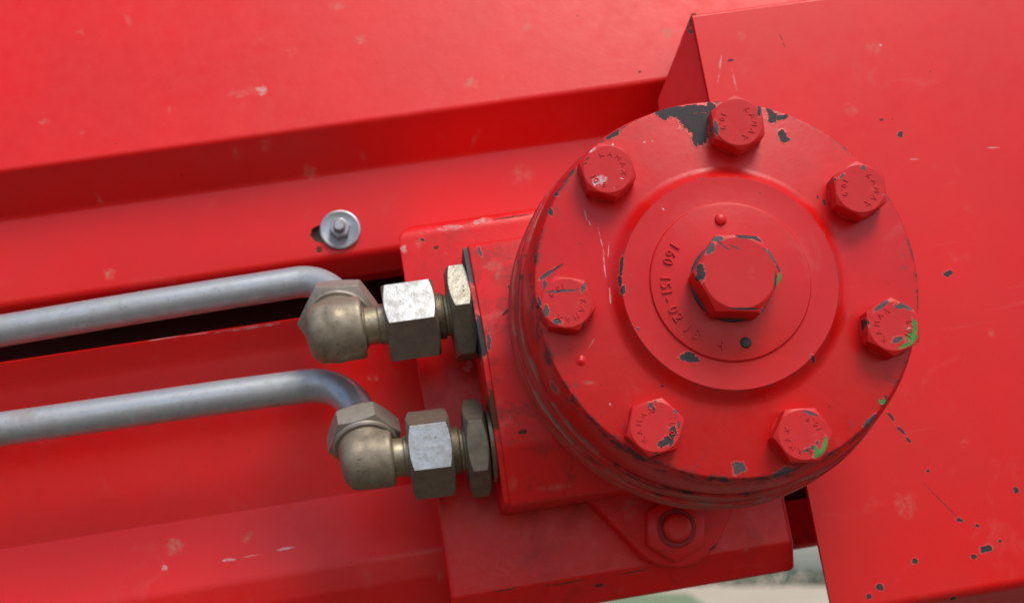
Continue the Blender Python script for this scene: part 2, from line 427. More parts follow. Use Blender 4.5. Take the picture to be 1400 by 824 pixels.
# slotted hole for the stud, cut through the sheet
c0 = at(433, 322, YR)
slot = round_poly([(c0.x-2.2, c0.z-4.0), (c0.x+9, c0.z-2.7), (c0.x+9, c0.z+5.7), (c0.x-2.2, c0.z+4.0)], 3.5, 5, True)
cut = bpy.data.objects.new('cutter', prism(slot, YR-8, YR+20)); C.objects.link(cut)
bo = panel.modifiers.new('b', 'BOOLEAN'); bo.object = cut; bo.operation = 'DIFFERENCE'; bo.solver = 'EXACT'
apply_mods(panel); bpy.data.objects.remove(cut)
me = panel.data
for p in me.polygons: p.use_smooth = True
me.set_sharp_from_angle(angle=R(40))

m_strip = metal('strip_steel', (.30,.22,.18,1), (.2,.13,.10,1), .3, .6, .3, .5, bev=0)
obj('backing_strip', prism([(c0.x-9, c0.z-9), (c0.x+16, c0.z-7), (c0.x+16, c0.z+10), (c0.x-9, c0.z+9)], YR+4.2, YR+6.5), m_strip, frame, smooth=None)
YA = 138.0
za_ = z(210, 464, YA); zv = z(300, 706, YA+14); zc = z(300, 800, YA+2)
rail = [(YA, za_), (YA+4, za_-11), (YA+6.4, za_-28), (YA+8, za_-46), (YA+9.3, za_-66), (YA+10.5, zv), (YA+3.5, zc), (YA+4.5, zc-10), (YA+14, zc-40), (190, zc-60)]
rl = round_poly(rail, [0, 30, 30, 30, 30, 5, 8, 6, 6, 0], 6)
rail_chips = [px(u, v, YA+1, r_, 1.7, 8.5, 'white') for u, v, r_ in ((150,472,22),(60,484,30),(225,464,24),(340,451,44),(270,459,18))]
rail_chips += [px(314,765,142,9,1.8,5,'white'), px(392,750,146,13,1.6,10,'white'), px(408,745,146,5,2,20,'white'), px(424,741,148,4,2.5,0,'pale'), px(345,760,144,14,.8,8,'pale'), px(280,703,160,5,13,0,'dust_glint'), px(315,676,166,14,6,-30,'dust_glint'), px(257,622,165,6,4,0,'dust_glint'),
    px(296,577,160,5,8,0,'dust_glint'), px(400,568,160,8,6,0,'dust_glint'), px(125,665,166,11,17,0,'dust_glint'), px(370,708,160,6,4,0,'dust_glint'), px(435,712,160,5,6,0,'dust_glint'), px(180,735,155,8,2,5,'rust'),
    px(382,680,166,7,12,0,'dust_glint'), px(225,776,140,4,3,0,'pale')]
m_rail = paint('rail_paint', rail_chips, spots=.5, grime=.05, scuff=.16, rough=.36, peel=.3, bev=0)
x_end = at(760, 700, 150).x
obj('grooved_rail', extr_x(sheet(rl, -3.5)[::-1], -420, x_end), m_rail, frame, smooth=45)
m_void = paint('rusty_shade_paint', (), spots=.1, grime=.95, scuff=0, rough=.6, base=(.09,.012,.008,1), grimescale=40, bev=0)  # rust and grime over a near-black base holding the gap's shade
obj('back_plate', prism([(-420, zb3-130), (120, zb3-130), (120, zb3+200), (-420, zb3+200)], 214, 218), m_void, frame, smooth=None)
zx = z(1100, 747, 165)
m_beam = paint('beam_paint', (), spots=.2, grime=.4, scuff=.1, rough=.4)
bm_poly = round_poly([(165, zx+22), (165, zx), (205, zx), (205, zx+22)], 3, 4, True)
obj('cross_beam', extr_x(bm_poly, -20, 330), m_beam, frame, smooth=40)
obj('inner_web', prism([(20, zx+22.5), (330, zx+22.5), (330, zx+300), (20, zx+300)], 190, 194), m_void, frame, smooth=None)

# ------------------------------------------------------------------ right-hand cover plate
YP = 96.0
P = lambda u, v: at(u, v, YP)
tl = P(944, 20); tr_z = tl.z
xl_top = (P(945,20).x + P(970,130).x)/2; xl_bot = (P(1104,660).x + P(1134,824).x)/2
z_bot = z(1330, 812, YP)
xr = P(1400, 400).x + 90
m_plate_ch = []
for (u, v, a_, b_, g_) in ((1230,184,5,4.5,30),(1205,164,3.5,2,10),(1220,163,1,1,0),(1296,374,8,4,25),(1389,670,5,4.5,0),(1203,802,6,5,0),(1188,815,3.5,4,0),(1250,767,5.5,4.5,0),
        (1348,750,9,5.5,10),(1331,761,5,4,0),(1368,739,3.5,2.5,0),(1312,711,5,3.5,-30),(1336,718,3,2.5,0),(1218,570,9,2.2,-55),(1232,588,10,2.4,-45),(1242,601,6,2.4,-60),(1269,643,2.6,2.6,0),
        (999,83,5,2,10),(1306,817,6,3,10),(1272,98,1,1,0),(1068,52,7,.6,-65),(1072,62,5,.6,-75)):
    m_plate_ch.append(px(u, v, YP, a_*.88, b_*.88, g_, 'dark'))
m_plate_ch += [px(1292,690,YP,42,.5,-47,'dark'), px(1355,455,YP,5,7,0,'dust_glint'), px(1240,690,YP,14,16,0,'dust_glint'), px(1358,202,YP,10,1,0,'pale'), px(1204,62,YP,2,2,0,'white'), px(1012,50,YP,7,8,0,'dust_glint'),
    px(984,95,YP,1.2,22,-10,'pale'), px(1004,110,YP,1.2,18,10,'pale'), px(1100,590,YP,24,2,4,'dust_glint'), px(1250,218,YP,7,.8,0,'pale')]
m_plate = paint('plate_paint', m_plate_ch, spots=.22, grime=0, scuff=.22, rough=.36, peel=.2, bev=0)
# cover plate: folded sheet, its face at YP; the lower edge folds back; a notch clears the motor
plate = thing('cover_plate', 'large flat red sheet metal guard with chipped paint right of the motor', 'guard plate', ((xl_bot+xr)/2, YP, z_bot))
znotch = z(1020, 330, YP)
outl = [(xl_top, tr_z), (xl_top, znotch), (xl_bot, znotch), (xl_bot, z_bot)]
def plate_face():
    # (Y, Z) section top fold, face, bottom fold; extruded in two widths so that the notch is real
    top = lambda: round_poly([(YP+30, tr_z+.5), (YP, tr_z), (YP, znotch)], [0, 1.6, 0], 5)
    s1 = sheet(top(), 2.5)
    full = round_poly([(YP, znotch), (YP, z_bot), (YP+40, z_bot-11)], [0, 5, 0], 6)
    s2 = sheet(full, 2.5)
    return extr_x(s1, xl_top, xr), extr_x(s2, xl_bot, xr)
f1, f2 = plate_face()
obj('plate_face', join(f1, f2), m_plate, plate, smooth=40)
# triangular side gusset folded back from the upper left edge
gx = xl_top + .5
g_top = atx(942, 24, gx); GS = 18.0; g_back = atx(899, 138, gx-GS); print('gusset', g_back)
zg = g_back.z; zlow = zg - 70
tri = [(YP+2.6, g_top.z-.8), (g_back.y, zg), (g_back.y+2, zlow), (YP+2.6, zlow)]
gm = extr_x(tri, gx, gx+2.0)
for v in gm.vertices: v.co.x -= GS*MM*max(0, (v.co.y/MM-YP-2.6)/(g_back.y-YP-2.6))
m_gus = paint('gusset_paint', [chip((gx, YP+2+(g_back.y-YP)*t_, g_top.z+(zg-g_top.z)*t_), 3, 6, 0, kd, 1.6) for t_, kd in ((.02,'rust'),(.12,'grey'),(.3,'dust_glint'),(.5,'dust_glint'),(.7,'grey'),(.9,'dust_glint'))], spots=.15, grime=.1, rough=.38)
obj('side_gusset', gm, m_gus, plate, smooth=None)

# ------------------------------------------------------------------ mounting block
YB = 106.0
xL = (at(545,335,YB).x + at(608,800,YB).x)/2 ; xR = (at(1062,690,YB).x*.0 + at(1087,745,YB).x)
zT = (z(640, 292, YB) + z(730, 281, YB))/2; zB = z(1040, 786, YB)
print('block', xL, xR, zT, zB, 'notch', xl_top, xl_bot)
blk = []
for (u, v, a_, b_, g_, kd) in ((573,332,9,6,20,'dust_glint'),(597,338,3,3,0,'rust'),(578,327,3,2.5,0,'dark'),(609,345,3,2,0,'dust_glint'),(552,340,5,7,0,'pale'),(720,731,5,9,-30,'dust_glint'),(620,420,8,4,0,'pale'),(640,500,6,6,0,'pale'),
        (690,806,16,.9,8,'rust'),(775,796,30,.8,9,'rust'),(868,781,20,.7,9,'dark'),(930,771,9,.9,9,'rust'),(820,800,7,3,10,'rust'),(850,806,9,4,5,'dust_glint'),(995,792,6,3,0,'dark'),(1022,752,4,3,0,'dust_glint'),(700,295,26,1.2,9,'rust'),(660,300,14,5,8,'pale'),(615,310,20,4,5,'pale')):
    blk.append(px(u, v, YB-1, a_, b_, g_, kd))
m_block = paint('block_paint', blk, spots=.35, grime=.3, scuff=.18, rough=.33, peel=.9, grimescale=60, bev=0)
bp = round_poly([(YB+62, zB), (YB+7.5, zB), (YB, zB+11.5), (YB, zT), (YB+62, zT)], [0, 2.5, 3, 7, 0], 6)
bk = extr_x(bp, xL, xR)
for v in bk.vertices:
    dz_ = v.co.z/MM - (zT-9)
    if v.co.x/MM < xL+1 and dz_ > 0: v.co.x += (9 - math.sqrt(max(0, 81-min(dz_, 9)**2)))*MM
bk = bevel_mesh(bk, 5.5, 5, 60)
tag(obj('mounting_block', bk, m_block, smooth=35), 'thick red steel block with rounded edges carrying the motor', 'block')

# ------------------------------------------------------------------ hydraulic motor
motor = thing('hydraulic_motor', 'round red hydraulic motor with a seven bolt cover and stamped number', 'motor', (0, 95, 0))
cov_ch = [px(925,152,0,24,9,-6), px(945,168,0,22,14,-30), px(958,172,0,13,24,0), px(940,150,0,36,6,3), px(955,190,0,8,12,10), px(972,160,0,10,22,0), px(905,155,0,11,7,-30),
    px(838,184,1,12,5,42), px(832,188,1,6,4,40), px(1056,160,0,8,8,0), px(1052,152,0,5,10,20), px(1070,160,0,9,3.5,22), px(1070,187,0,6,9,15), px(1075,190,0,6,3,0),
    px(939,489,-3.5,11,6,-8), px(949,491,-3.5,7,5,-35), px(1112,490,-3.5,5,3.5,-40), px(849,365,-3,2.5,14,-5), px(851,398,-3,3.5,7,0), px(847,385,-3,2,8,0),
    px(760,262,0,3,7,10), px(752,290,0,3,6,15), px(763,240,0,2,5,20), px(1070,645,0,14,4,20,'grey'), px(1190,575,0,12,4,40,'grey'), px(1010,640,0,10,8,40,'grey'),
    px(1206,548,0,4.5,4,20,'green'), px(1211,543,0,2,2,0,'dark'), px(1127,277,0,2,5,10), px(1118,270,0,1.5,3,0),
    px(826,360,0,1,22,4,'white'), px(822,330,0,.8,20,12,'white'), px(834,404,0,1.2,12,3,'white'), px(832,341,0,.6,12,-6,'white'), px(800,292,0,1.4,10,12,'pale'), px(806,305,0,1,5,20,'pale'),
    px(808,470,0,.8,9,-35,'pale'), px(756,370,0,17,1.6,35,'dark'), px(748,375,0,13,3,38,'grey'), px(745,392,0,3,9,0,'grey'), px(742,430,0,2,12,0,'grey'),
    px(838,198,0,2,2,0,'white'), px(881,195,0,1.4,1.4,0,'white'), px(892,193,0,1.4,1.2,0,'white'), px(906,287,-3.5,2.5,1,-45,'white'), px(862,378,-3.5,2.5,1,-45,'white'), px(806,523,0,12,3,-10,'dust_glint'),
    px(834,552,0,1.5,2,0,'white'), px(872,450,-3.5,3,2.5,0,'grey'), px(905,528,0,2,2,0,'dark'), px(760,525,0,3,14,30,'grey')]
m_cover = paint('cover_paint', cov_ch, spots=.10, grime=.10, scuff=.22, rough=.32, peel=.5, bev=.35, base=MRED, chipnoise=.8,
    edge=[(70.4, 1.9, .47, .92, (.05,.03,.028,1)), (39.8, .55, .52, .8, (.10,.06,.06,1)), (43.4, .8, .56, .5, (.08,.02,.015,1)), (66.5, 4.5, .57, .55, (.12,.05,.045,1))])
cov = obj('cover', lathe([(0,-5.6),(28.6,-5.6),(28.95,-5.5),(29.35,-4.8),(29.8,-4.7),(39.3,-4.7),(39.65,-4.35),(41.7,-1.6),(43.0,-.6),(45.0,0),(69.2,0),(69.9,.25),(70.3,.8),(72.6,9),(73.1,12),(73.3,23.2),(72.2,23.9),(72.2,24.6),(60,24.6),(0,24.6)], 160), m_cover, motor, smooth=28)
m_num = paint('number_paint', (), base=MRED, spots=0, grime=.1, scuff=.2, rough=.38, bev=0)
num = [('1',147),('6',154.5),('0',162),('1',177.5),('5',184),('1',190),('-',196),('0',206),('2',214),('1',226),('3',236),('4',259)]
obj('stamped_number', arc_text([(c_, a_-8.5) for c_, a_ in num], 23.5, 5.3, -5.6, 1.5, True), m_num, cov, smooth=40)
pin = at(985.5, 300, -6)
obj('pin', lathe([(0,-1.5),(1.1,-1.4),(1.9,-.9),(2.2,-.2),(2.3,.6)], 24), m_cover, cov, loc=(pin.x, -5.6, pin.z))
m_blk = metal('dark_steel', (.03,.03,.03,1), (.06,.05,.045,1), .3, .55, .5, .4)
pn = at(1020, 468, -6)
obj('hole_dot', lathe([(0,-.9),(1.3,-.9),(1.9,-.5),(2.15,.3)], 24), m_blk, cov, loc=(pn.x, -5.6, pn.z))  # dark dome in place of a small hole; its darkness is painted
bl = at(794, 493, 0)
obj('paint_blob', lathe([(0,-.9),(.5,-.8),(1.4,-.3),(2.2,0.1)], 20), m_cover, cov, loc=(bl.x, 0, bl.z))
m_ring = paint('ring_paint', (), base=MRED, spots=.3, grime=.35, scuff=.3, rough=.42, peel=.5, streak=1.0, grimescale=45)
obj('gear_ring', lathe([(60,24.8),(74.2,24.8),(74.9,25.4),(75.4,33.6),(74.6,34.2),(74.4,34.8),(60,34.8)], 140), m_ring, motor, smooth=28)
obj('rear_ring', lathe([(60,35),(76.1,35),(76.8,35.6),(77.4,45.5),(76.6,46.6),(60,47)], 140), m_ring, motor, smooth=28)
# port housing: block with a bulged front, ports on its left end
xh = (at(646,336,62).x + at(690,689,62).x)/2
zt, zb = z(690, 326, 62), z(740, 686, 62)
print('housing', xh, zt, zb)
hp = round_poly([(101, zb), (62, zb), (54, zb+22), (50, (zt+zb)/2+6), (52, zt-34), (62, zt), (101, zt)], [0, 2.5, 16, 30, 22, 2.5, 0], 6)
hs_ch = [px(672,365,62,9,12,0,'dust_glint'), px(655,345,62,3,8,20,'grey'), px(700,395,58,5,10,-35,'dark'), px(690,430,56,8,2,50,'rust'), px(668,470,54,2.5,12,0,'grey'), px(735,350,60,26,2,8,'dust_glint'), px(715,590,52,6,3,20,'rust'), 
    px(698,572,52,3,6,10,'dust_glint'), px(760,665,58,22,4,5,'dust_glint'), px(700,660,58,8,10,0,'dust_glint'), px(682,372,60,4,18,-12,'dust_glint')]
m_house = paint('housing_paint', hs_ch, spots=.5, grime=.6, scuff=.75, rough=.36, peel=.6, grimescale=95)
obj('port_housing', extr_x(hp, xh, 42, 1, .8), m_house, motor, smooth=30)
m_lip = paint('lip_paint', [chip((xh-1, 60, zt-6), 3, 12, 0, 'grey'), chip((xh-1, 56, zt-40), 3, 9, 0, 'dark'), chip((xh-1, 55, zt-70), 3, 8, 0, 'rust')], spots=.3, grime=.9, scuff=.4, rough=.5, grimescale=80)
hl = [Vector((p.x*1.0 if p.x > 100 else p.x+1.2, p.y*.0 + (zt+zb)/2 + (p.y-(zt+zb)/2)*.985)) for p in hp]
obj('port_face', extr_x(hl, xh-2.0, xh+.6), m_lip, motor, smooth=30)
# rear mounting flange with two ears, and the nut on its lower ear
ear = at(930, 722, 95)
top_e = (-ear.x, -ear.z)
fl = []
for i in range(48):
    t = 2*math.pi*i/48
    fl.append(Vector((math.cos(t), math.sin(t))))
def hull(circles, n=72):
    out = []
    for i in range(n):
        t = 2*math.pi*i/n; d = Vector((math.cos(t), math.sin(t)))
        c_, r_ = max(circles, key=lambda q: Vector(q[0]).dot(d)+q[1]); out.append(Vector(c_)+d*r_)
    # drop doubles
    res = []
    for p in out:
        if not res or (p-res[-1]).length > .05: res.append(p)
    return res
ec = at(922, 702, 95)
fl = hull([((ec.x, ec.z), 21.5), ((-24, -4), 56), ((10, 4), 44), ((-ec.x, -ec.z), 21.5)])
m_flange = paint('flange_paint', [px(830,740,95,16,1.6,-38,'dust_glint'), px(800,700,95,14,1.6,-50,'dust_glint'), px(985,742,95,20,1.6,30,'dark'), px(1000,715,95,3,10,0,'dust_glint')], spots=.4, grime=.4, scuff=.3, rough=.42)
obj('mounting_flange', prism(fl, 95, 105.8, 1.0, 2), m_flange, motor, smooth=35)
obj('body', lathe([(47, 46), (50, 60), (52, 80), (50, 96)], 64), m_house, motor)
m_thr = paint('thread_paint', (), spots=0, grime=.7, scuff=0, rough=.5, base=(.42,.006,.005,1), grimescale=120, bev=.4)
m_nutp = paint('nut_paint', (), spots=.2, grime=.45, scuff=.3, rough=.4, peel=.8, bev=1.2, grimescale=110)
nut = obj('mounting_nut', hexhead(23.5, 8.5, R(20), rc=.86), m_nutp, motor, loc=(ear.x-3, 94.8, ear.z))
obj('stud', lathe([(0,-12.4),(4.4,-12.2),(5.7,-11.2),(5.9,-7.8)], 32), m_nutp, nut)
obj('thread_ring', lathe([(5.95,-8.4),(5.95,-8.9),(7.4,-9.1),(7.9,-8.9),(8.1,-8.4)], 32), m_thr, nut)

# bolts of the cover
m_col = paint('collar_paint', (), spots=0, grime=.75, scuff=.2, rough=.45, base=MRED, bev=.3, grimescale=150)
m_let = paint('letter_paint', (), base=MRED, spots=0, grime=.08, scuff=.3, rough=.4, bev=0, grimescale=200)
BC, HH, AF = 59.8, 8.2, 18.6
bolts = [  # angle on the circle, corner angle in the photograph, lettering angle in the photograph, marks (local mm)
 (76.3, 35, -5, [chip((-8.5,-4,-1),1.0,3,0,'grey'), chip((8.8,-4,3.6),.8,3.2,-15,'dark')]),
 (127.7, 46, 50, [chip((-3.6,-6.6,-3.9),2.3,2.0,0,'white'), chip((-1.9,-6.6,-3.2),1.3,.8,-30,'white'), chip((-4.2,-6,8.2),1.6,1.1,20,'white'), chip((-6.6,-6,5.0),1.0,.4,40,'rust'), chip((-7.6,-6,3.2),.8,.3,40,'rust'), chip((4.3,-6.6,-4.2),1.0,.25,-30,'white'), chip((1.0,-6,-7.6),.25,1.0,15,'white')]),
 (179.2, 53, -55, [chip((-1,-6.6,4.4),6,.5,-4,'grey'), chip((7,-6,4.6),.8,2.2,-30,'grey'), chip((-4.4,-6.6,-6.2),1.7,1.0,-20,'grey'), chip((-9.4,-4,2),.7,2.2,0,'dark'), chip((4.8,-3,-8.5),2.0,1.2,30,'rust'), chip((-7.6,-6,-1.8),1.1,2.2,0,'grey')]),
 (-127.7, 15.5, 165, [chip((3.4,-6.6,-5.5),2.6,1.7,28,'dark'), chip((5.6,-6.6,-3.0),1.3,2.6,-18,'dark'), chip((1.2,-6.6,-6.4),1.9,1.2,10,'dark'), chip((-.4,-6.4,7.6),1.0,1.4,0,'grey'), chip((.3,-6.4,6.2),.7,1.0,-20,'dark'), chip((8.0,-6,4.2),.9,1.0,-40,'grey'), chip((8.0,-6,-.6),.5,1.6,0,'grey'), chip((1.6,-6,8.6),.6,.5,0,'grey'), chip((-1.5,-1,-9),2.5,1.0,0,'rust')]),
 (-76.3, 3, 225, [chip((4.5,-6.3,-7.0),3.2,1.0,28,'green'), chip((7.0,-6.2,-4.2),.8,2.4,-18,'green'), chip((3.2,-6.3,-5.6),.8,1.0,0,'green'), chip((-.2,-6.6,-5.6),1.6,.9,0,'grey'), chip((4.2,-6.6,-3.6),.9,1.0,0,'grey'), chip((2.2,-6.6,-5.0),.9,.9,0,'grey'), chip((4.2,-6,6.8),2.6,.6,-30,'grey')]),
 (-24.9, 29, 170, [chip((5.7,-6.3,-5.0),1.9,3.0,-28,'green'), chip((7.6,-6.3,-1.0),.9,2.6,0,'green'), chip((2.6,-6.3,-7.6),2.6,.6,14,'green'), chip((5.4,-6.6,-2.2),.8,.8,0,'white'), chip((.2,-6.6,-5.2),2.2,1.2,10,'grey'), chip((-2.6,-6,8.0),3.6,.8,28,'grey'), chip((6.2,-5.5,6.2),2.8,.9,-38,'grey'), chip((3.6,-6.2,6.6),1.8,.8,-20,'grey'), chip((-8.6,-2,2.6),.8,2.4,0,'dark')]),
 (26.5, 33, -5, [chip((2.9,-6.2,7.4),1.0,.8,-20,'grey'), chip((-5.8,-6.2,5.6),1.4,.7,30,'grey'), chip((-8.2,-5,4.8),.8,.8,0,'dark'), chip((8.4,-4,-4.0),.9,1.2,20,'dark')]),
]
for i, (ba, ca, la, marks) in enumerate(bolts):
    m_b = paint('bolt_paint_%d' % i, marks, spots=.15, grime=.14, scuff=.25, rough=.36, peel=.6, bev=.38, base=MRED, grimescale=160, chipnoise=1.6)
    t = R(ba)
    tilt = (random.uniform(-.01,.01), 0, random.uniform(-.01,.01))
    b = obj('cover_bolt', hexhead(AF+random.uniform(-.1,.1), HH, R(ca-8.5), dish=.0), m_b, motor, loc=(BC*math.cos(t)-.3, 0.0, BC*math.sin(t)-.4), rot=tilt, smooth=24)
    c0_ = la - 8.5
    kam = [(c_, c0_ + 62 - 31*q) for q, c_ in enumerate('KAMAX')]
    grd = [(c_, c0_ + 180 + g_) for c_, g_ in (('1',-24),('0',-6),('.',9),('9',26))]
    lt = join(arc_text(kam, 6.0, 2.7, -HH, 1.15), arc_text(grd, 6.0, 2.9, -HH, 1.15, True))
    obj('lettering', lt, m_let, b, smooth=40)
    obj('bolt_collar', lathe([(8.2,.3),(9.9,.3),(10.0,-.3),(9.6,-.7),(8.2,-.7)], 48), m_col, b)
def lc(dx, dy, rx, rz, ang, kind, H=17.5):
    c_, s_ = math.cos(al), math.sin(al); dx /= 3.9; dy /= 3.9
    return chip((dx*c_+dy*s_, -H+6.7, -dx*s_+dy*c_), rx/3.9, rz/3.9, ang-8.5, kind)
cb_ch = [lc(-52,2,5,13,12,'dark'), lc(-55,-4,4,6,0,'dark'), lc(14,51,17,3.5,-4,'dark'), lc(28,48,8,3,-25,'dark'), lc(-28,48,9,5,10,'grey'), lc(-38,34,6,9,-25,'grey'), lc(48,22,3,12,28,'grey'), lc(55,8,2.5,8,25,'dark'),
    lc(56,-12,4,14,-10,'green'), lc(50,-12,1.6,13,-8,'dark'), lc(38,-48,10,3,35,'grey'), lc(-20,38,12,1.5,-40,'grey'), lc(-5,36,9,1.2,-30,'grey'), lc(40,30,9,1,-45,'grey'), lc(5,-50,22,1.4,0,'dark')]
m_cb = paint('plug_bolt_paint', cb_ch, spots=.1, grime=.05, scuff=.3, rough=.36, peel=.35, bev=.6, base=MRED)
ctr = at(1009.5, 375, -17.5)
pb = obj('centre_bolt', hexhead(27.6, 12.2, R(58-8.5), rc=.93), m_cb, motor, loc=(ctr.x*.5, -6.7, ctr.z*.5), smooth=24)
for m_ in (): pass
pb.data.transform(Matrix.Translation((0,0,0)))
obj('seal_washer', lathe([(10,1.4),(14.6,1.4),(14.9,.9),(14.9,.2),(14.3,-.1),(10,-.1)], 64), m_blk, pb)

# ------------------------------------------------------------------ fittings and tubes
m_zinc = metal('zinc_dirty', (.52,.45,.31,1), (.36,.30,.19,1), .85, .40, .55, .38, (.13,.10,.065,1), rust=.2)
m_elb = metal('zinc_elbow', (.42,.35,.25,1), (.26,.215,.145,1), .55, .5, .55, .55, (.20,.155,.105,1), scale=.9, rust=.35)
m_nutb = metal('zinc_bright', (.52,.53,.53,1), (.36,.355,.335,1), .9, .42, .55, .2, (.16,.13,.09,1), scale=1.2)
m_tan = metal('zinc_tan', (.46,.40,.33,1), (.34,.30,.24,1), .6, .5, .25, .5, (.24,.19,.14,1), scale=.8, rust=.15)
m_tube = metal('tube_coating', (.53,.55,.555,1), (.42,.435,.438,1), .5, .32, .25, .4, (.33,.31,.275,1), scale=.7, bev=0, rust=.7)
m_nutd = metal('zinc_brown', (.30,.25,.19,1), (.22,.18,.135,1), .6, .5, .3, .5, (.14,.10,.07,1))
m_zincd = metal('zinc_grimy', (.27,.235,.17,1), (.19,.16,.115,1), .6, .48, .5, .5, (.10,.075,.05,1))
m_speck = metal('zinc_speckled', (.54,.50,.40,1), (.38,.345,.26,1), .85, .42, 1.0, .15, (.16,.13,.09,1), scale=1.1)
YF = 76.0
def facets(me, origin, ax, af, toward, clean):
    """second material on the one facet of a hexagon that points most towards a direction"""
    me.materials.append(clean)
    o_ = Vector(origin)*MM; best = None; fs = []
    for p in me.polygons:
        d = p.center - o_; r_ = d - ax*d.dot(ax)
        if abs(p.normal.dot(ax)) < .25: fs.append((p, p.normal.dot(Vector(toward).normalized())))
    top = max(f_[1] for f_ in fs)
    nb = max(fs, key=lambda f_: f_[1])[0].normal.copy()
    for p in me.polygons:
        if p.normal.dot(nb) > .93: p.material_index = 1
def fitting(uv_hex, uv_elbow, dirv, vis, label_f, label_t, tube_pts, nut_rot, hex_rot, side):
    h = at(*uv_hex, YF); e_ = at(*uv_elbow, YF)
    ax = (h - e_).normalized()
    axm = lambda p: axis_mat(p, -ax)            # local -Y (hexhead growth) points along +ax
    s = scl(YF)
    root = thing('elbow_fitting', label_f, 'pipe fitting', (h.x+6, YF, h.z), 'elbow fittings on the motor ports')
    L = lambda pxl: pxl/s
    def seg(name, x_px0, x_px1, me_fn, mt):
        """piece between two photo columns along the axis"""
        pass
    def along(u):   # distance along the axis (mm) from the hex centre, for photo column u
        lo, hi = -120.0, 60.0
        for _ in range(40):
            mid = (lo+hi)/2; p = h + ax*mid; q = A.transposed() @ (p - O); uu = CX + F*q.x/q.z
            if uu < u: lo = mid
            else: hi = mid
        return lo
    def cyl(name, u0, u1, prof, mt, parent=root):
        a0, a1 = along(u0), along(u1); n_ = len(prof)
        pr = [(1e-7, 0)] + [(r_, (a1-a0)*t_) for r_, t_ in prof] + [(1e-7, a1-a0)]
        me_ = lathe(pr, 56); xform(me_, axis_mat(h + ax*a0, ax)); return obj(name, me_, mt, parent, smooth=32)
    def hx(name, u0, u1, af, rot, mt, clean, both=True):
        a0, a1 = along(u0), along(u1); me_ = hexhead(af, a1-a0, rot, both=both, rc=.96)
        # hexhead grows along -Y; place base at u0 and let -Y point along ax
        xform(me_, axm(h + ax*a0)); me_.materials.append(mt); facets(me_, h, ax, af, vis['toward'], clean); return obj(name, me_, mt, root, smooth=24)
    hu = uv_hex[0]
    # collar and bonded seal against the housing
    cyl('collar', vis['collar'][0], vis['collar'][1], [(vis['cr']-1.6,0),(vis['cr']-1.2,.06),(vis['cr']-1.2,.42),(vis['cr']-2.6,.46),(vis['cr']-2.6,.56),(vis['cr']-.2,.60),(vis['cr'],.66),(vis['cr'],.94),(vis['cr']-.3,1)], m_zinc)
    hx('adapter_hex', vis['hex'][0], vis['hex'][1], vis['haf'], hex_rot, m_zincd, vis['hclean'])
    cyl('adapter_neck', vis['nut'][1]-4, vis['hex'][0]+3, [(9.0,0)] + [(9.9 if q % 2 else 9.2, .02+q*.055) for q in range(11)] + [(8.5,.62),(8.5,.76),(9.8,.80),(9.8,1)], m_zinc)
    hx('union_nut', vis['nut'][0], vis['nut'][1], vis['naf'], nut_rot, m_nutd, m_nutb)
    cyl('elbow_neck', vis['elb']-3, vis['nut'][0]+4, [(9.0,0),(9.0,.10),(7.7,.16),(7.7,.62),(8.4,.66),(8.4,1)], m_zinc)
    # forged elbow: two legs and a round heel grown together
    rE = vis['re']; aE = along(vis['elb']); d2 = Vector(dirv).normalized()
    endp = h + ax*aE
    leg1 = lathe([(1e-7,0),(rE-.8,0),(rE,.9),(rE,(endp-e_).length),(1e-7,(endp-e_).length)], 40); xform(leg1, axis_mat(endp, -ax))
    def blunt(L_, rc_):   # blunt cylinder end with a rounded edge, from -L_ to 0
        return [(1e-7,-L_)] + [(rE-.2-rc_+rc_*math.sin(q*math.pi/12), -L_+rc_-rc_*math.cos(q*math.pi/12)) for q in range(0,7)] + [(rE-.2, 2.0), (1e-7, 2.0)]
    cap = lathe(blunt(vis['cap'], 9.5), 40); xform(cap, axis_mat(e_, d2))
    leg2 = lathe([(1e-7,0),(rE-.3,0),(rE-.3,16),(1e-7,16)], 40); xform(leg2, axis_mat(e_, d2))
    heel = lathe(blunt(rE-1.0, 6.5), 40); xform(heel, axis_mat(e_, ax))
    flash = lathe([(1e-7,-.6),(rE-1.4,-.6),(rE-.9,0),(rE-1.4,.6),(1e-7,.6)], 48); xform(flash, axis_mat(e_, ax.cross(d2)))
    eo = obj('elbow_body', join(leg1, cap, leg2, heel, flash), m_elb, root)
    rm = eo.modifiers.new('r', 'REMESH'); rm.mode = 'VOXEL'; rm.voxel_size = .0006
    sm = eo.modifiers.new('s', 'SMOOTH'); sm.iterations = 10; sm.factor = .5
    apply_mods(eo)
    for p in eo.data.polygons: p.use_smooth = True
    if not eo.data.materials: eo.data.materials.append(m_elb)
    # nut on the rear leg
    n0, n1 = 9.5, 9.5 + vis['tnl']
    me_ = hexhead(vis['tnaf'], n1-n0, vis['tnrot'], both=True, rc=.92); xform(me_, axis_mat(e_ + d2*n0, -d2)); obj('tube_nut', me_, m_tan, root, smooth=24)
    lp = lathe([(rE-.6,-.2),(rE+.9,-.4),(rE+1.5,.3),(rE+1.6,1.2)], 48); xform(lp, axis_mat(e_ + d2*(n0-.9), d2)); obj('nut_lip', lp, m_tan, root)
    cl = lathe([(1e-7,0),(9.8,0),(9.2,3),(7.6,6),(7.4,7)], 40); xform(cl, axis_mat(e_ + d2*n1, d2)); obj('sleeve', cl, m_tan, root)
    # tube: out of the nut, round the bend and away to the left
    p0 = e_ + d2*(n1-4)
    q0 = at(*tube_pts[0]); q1 = at(*tube_pts[1]); td = (q1-q0).normalized()       # straight run, pointing left
    # bend: smooth cubic from nut direction to tube direction
    b0 = e_ + d2*(n1+1); b3 = q0
    k_ = vis['k']
    pts = [p0]
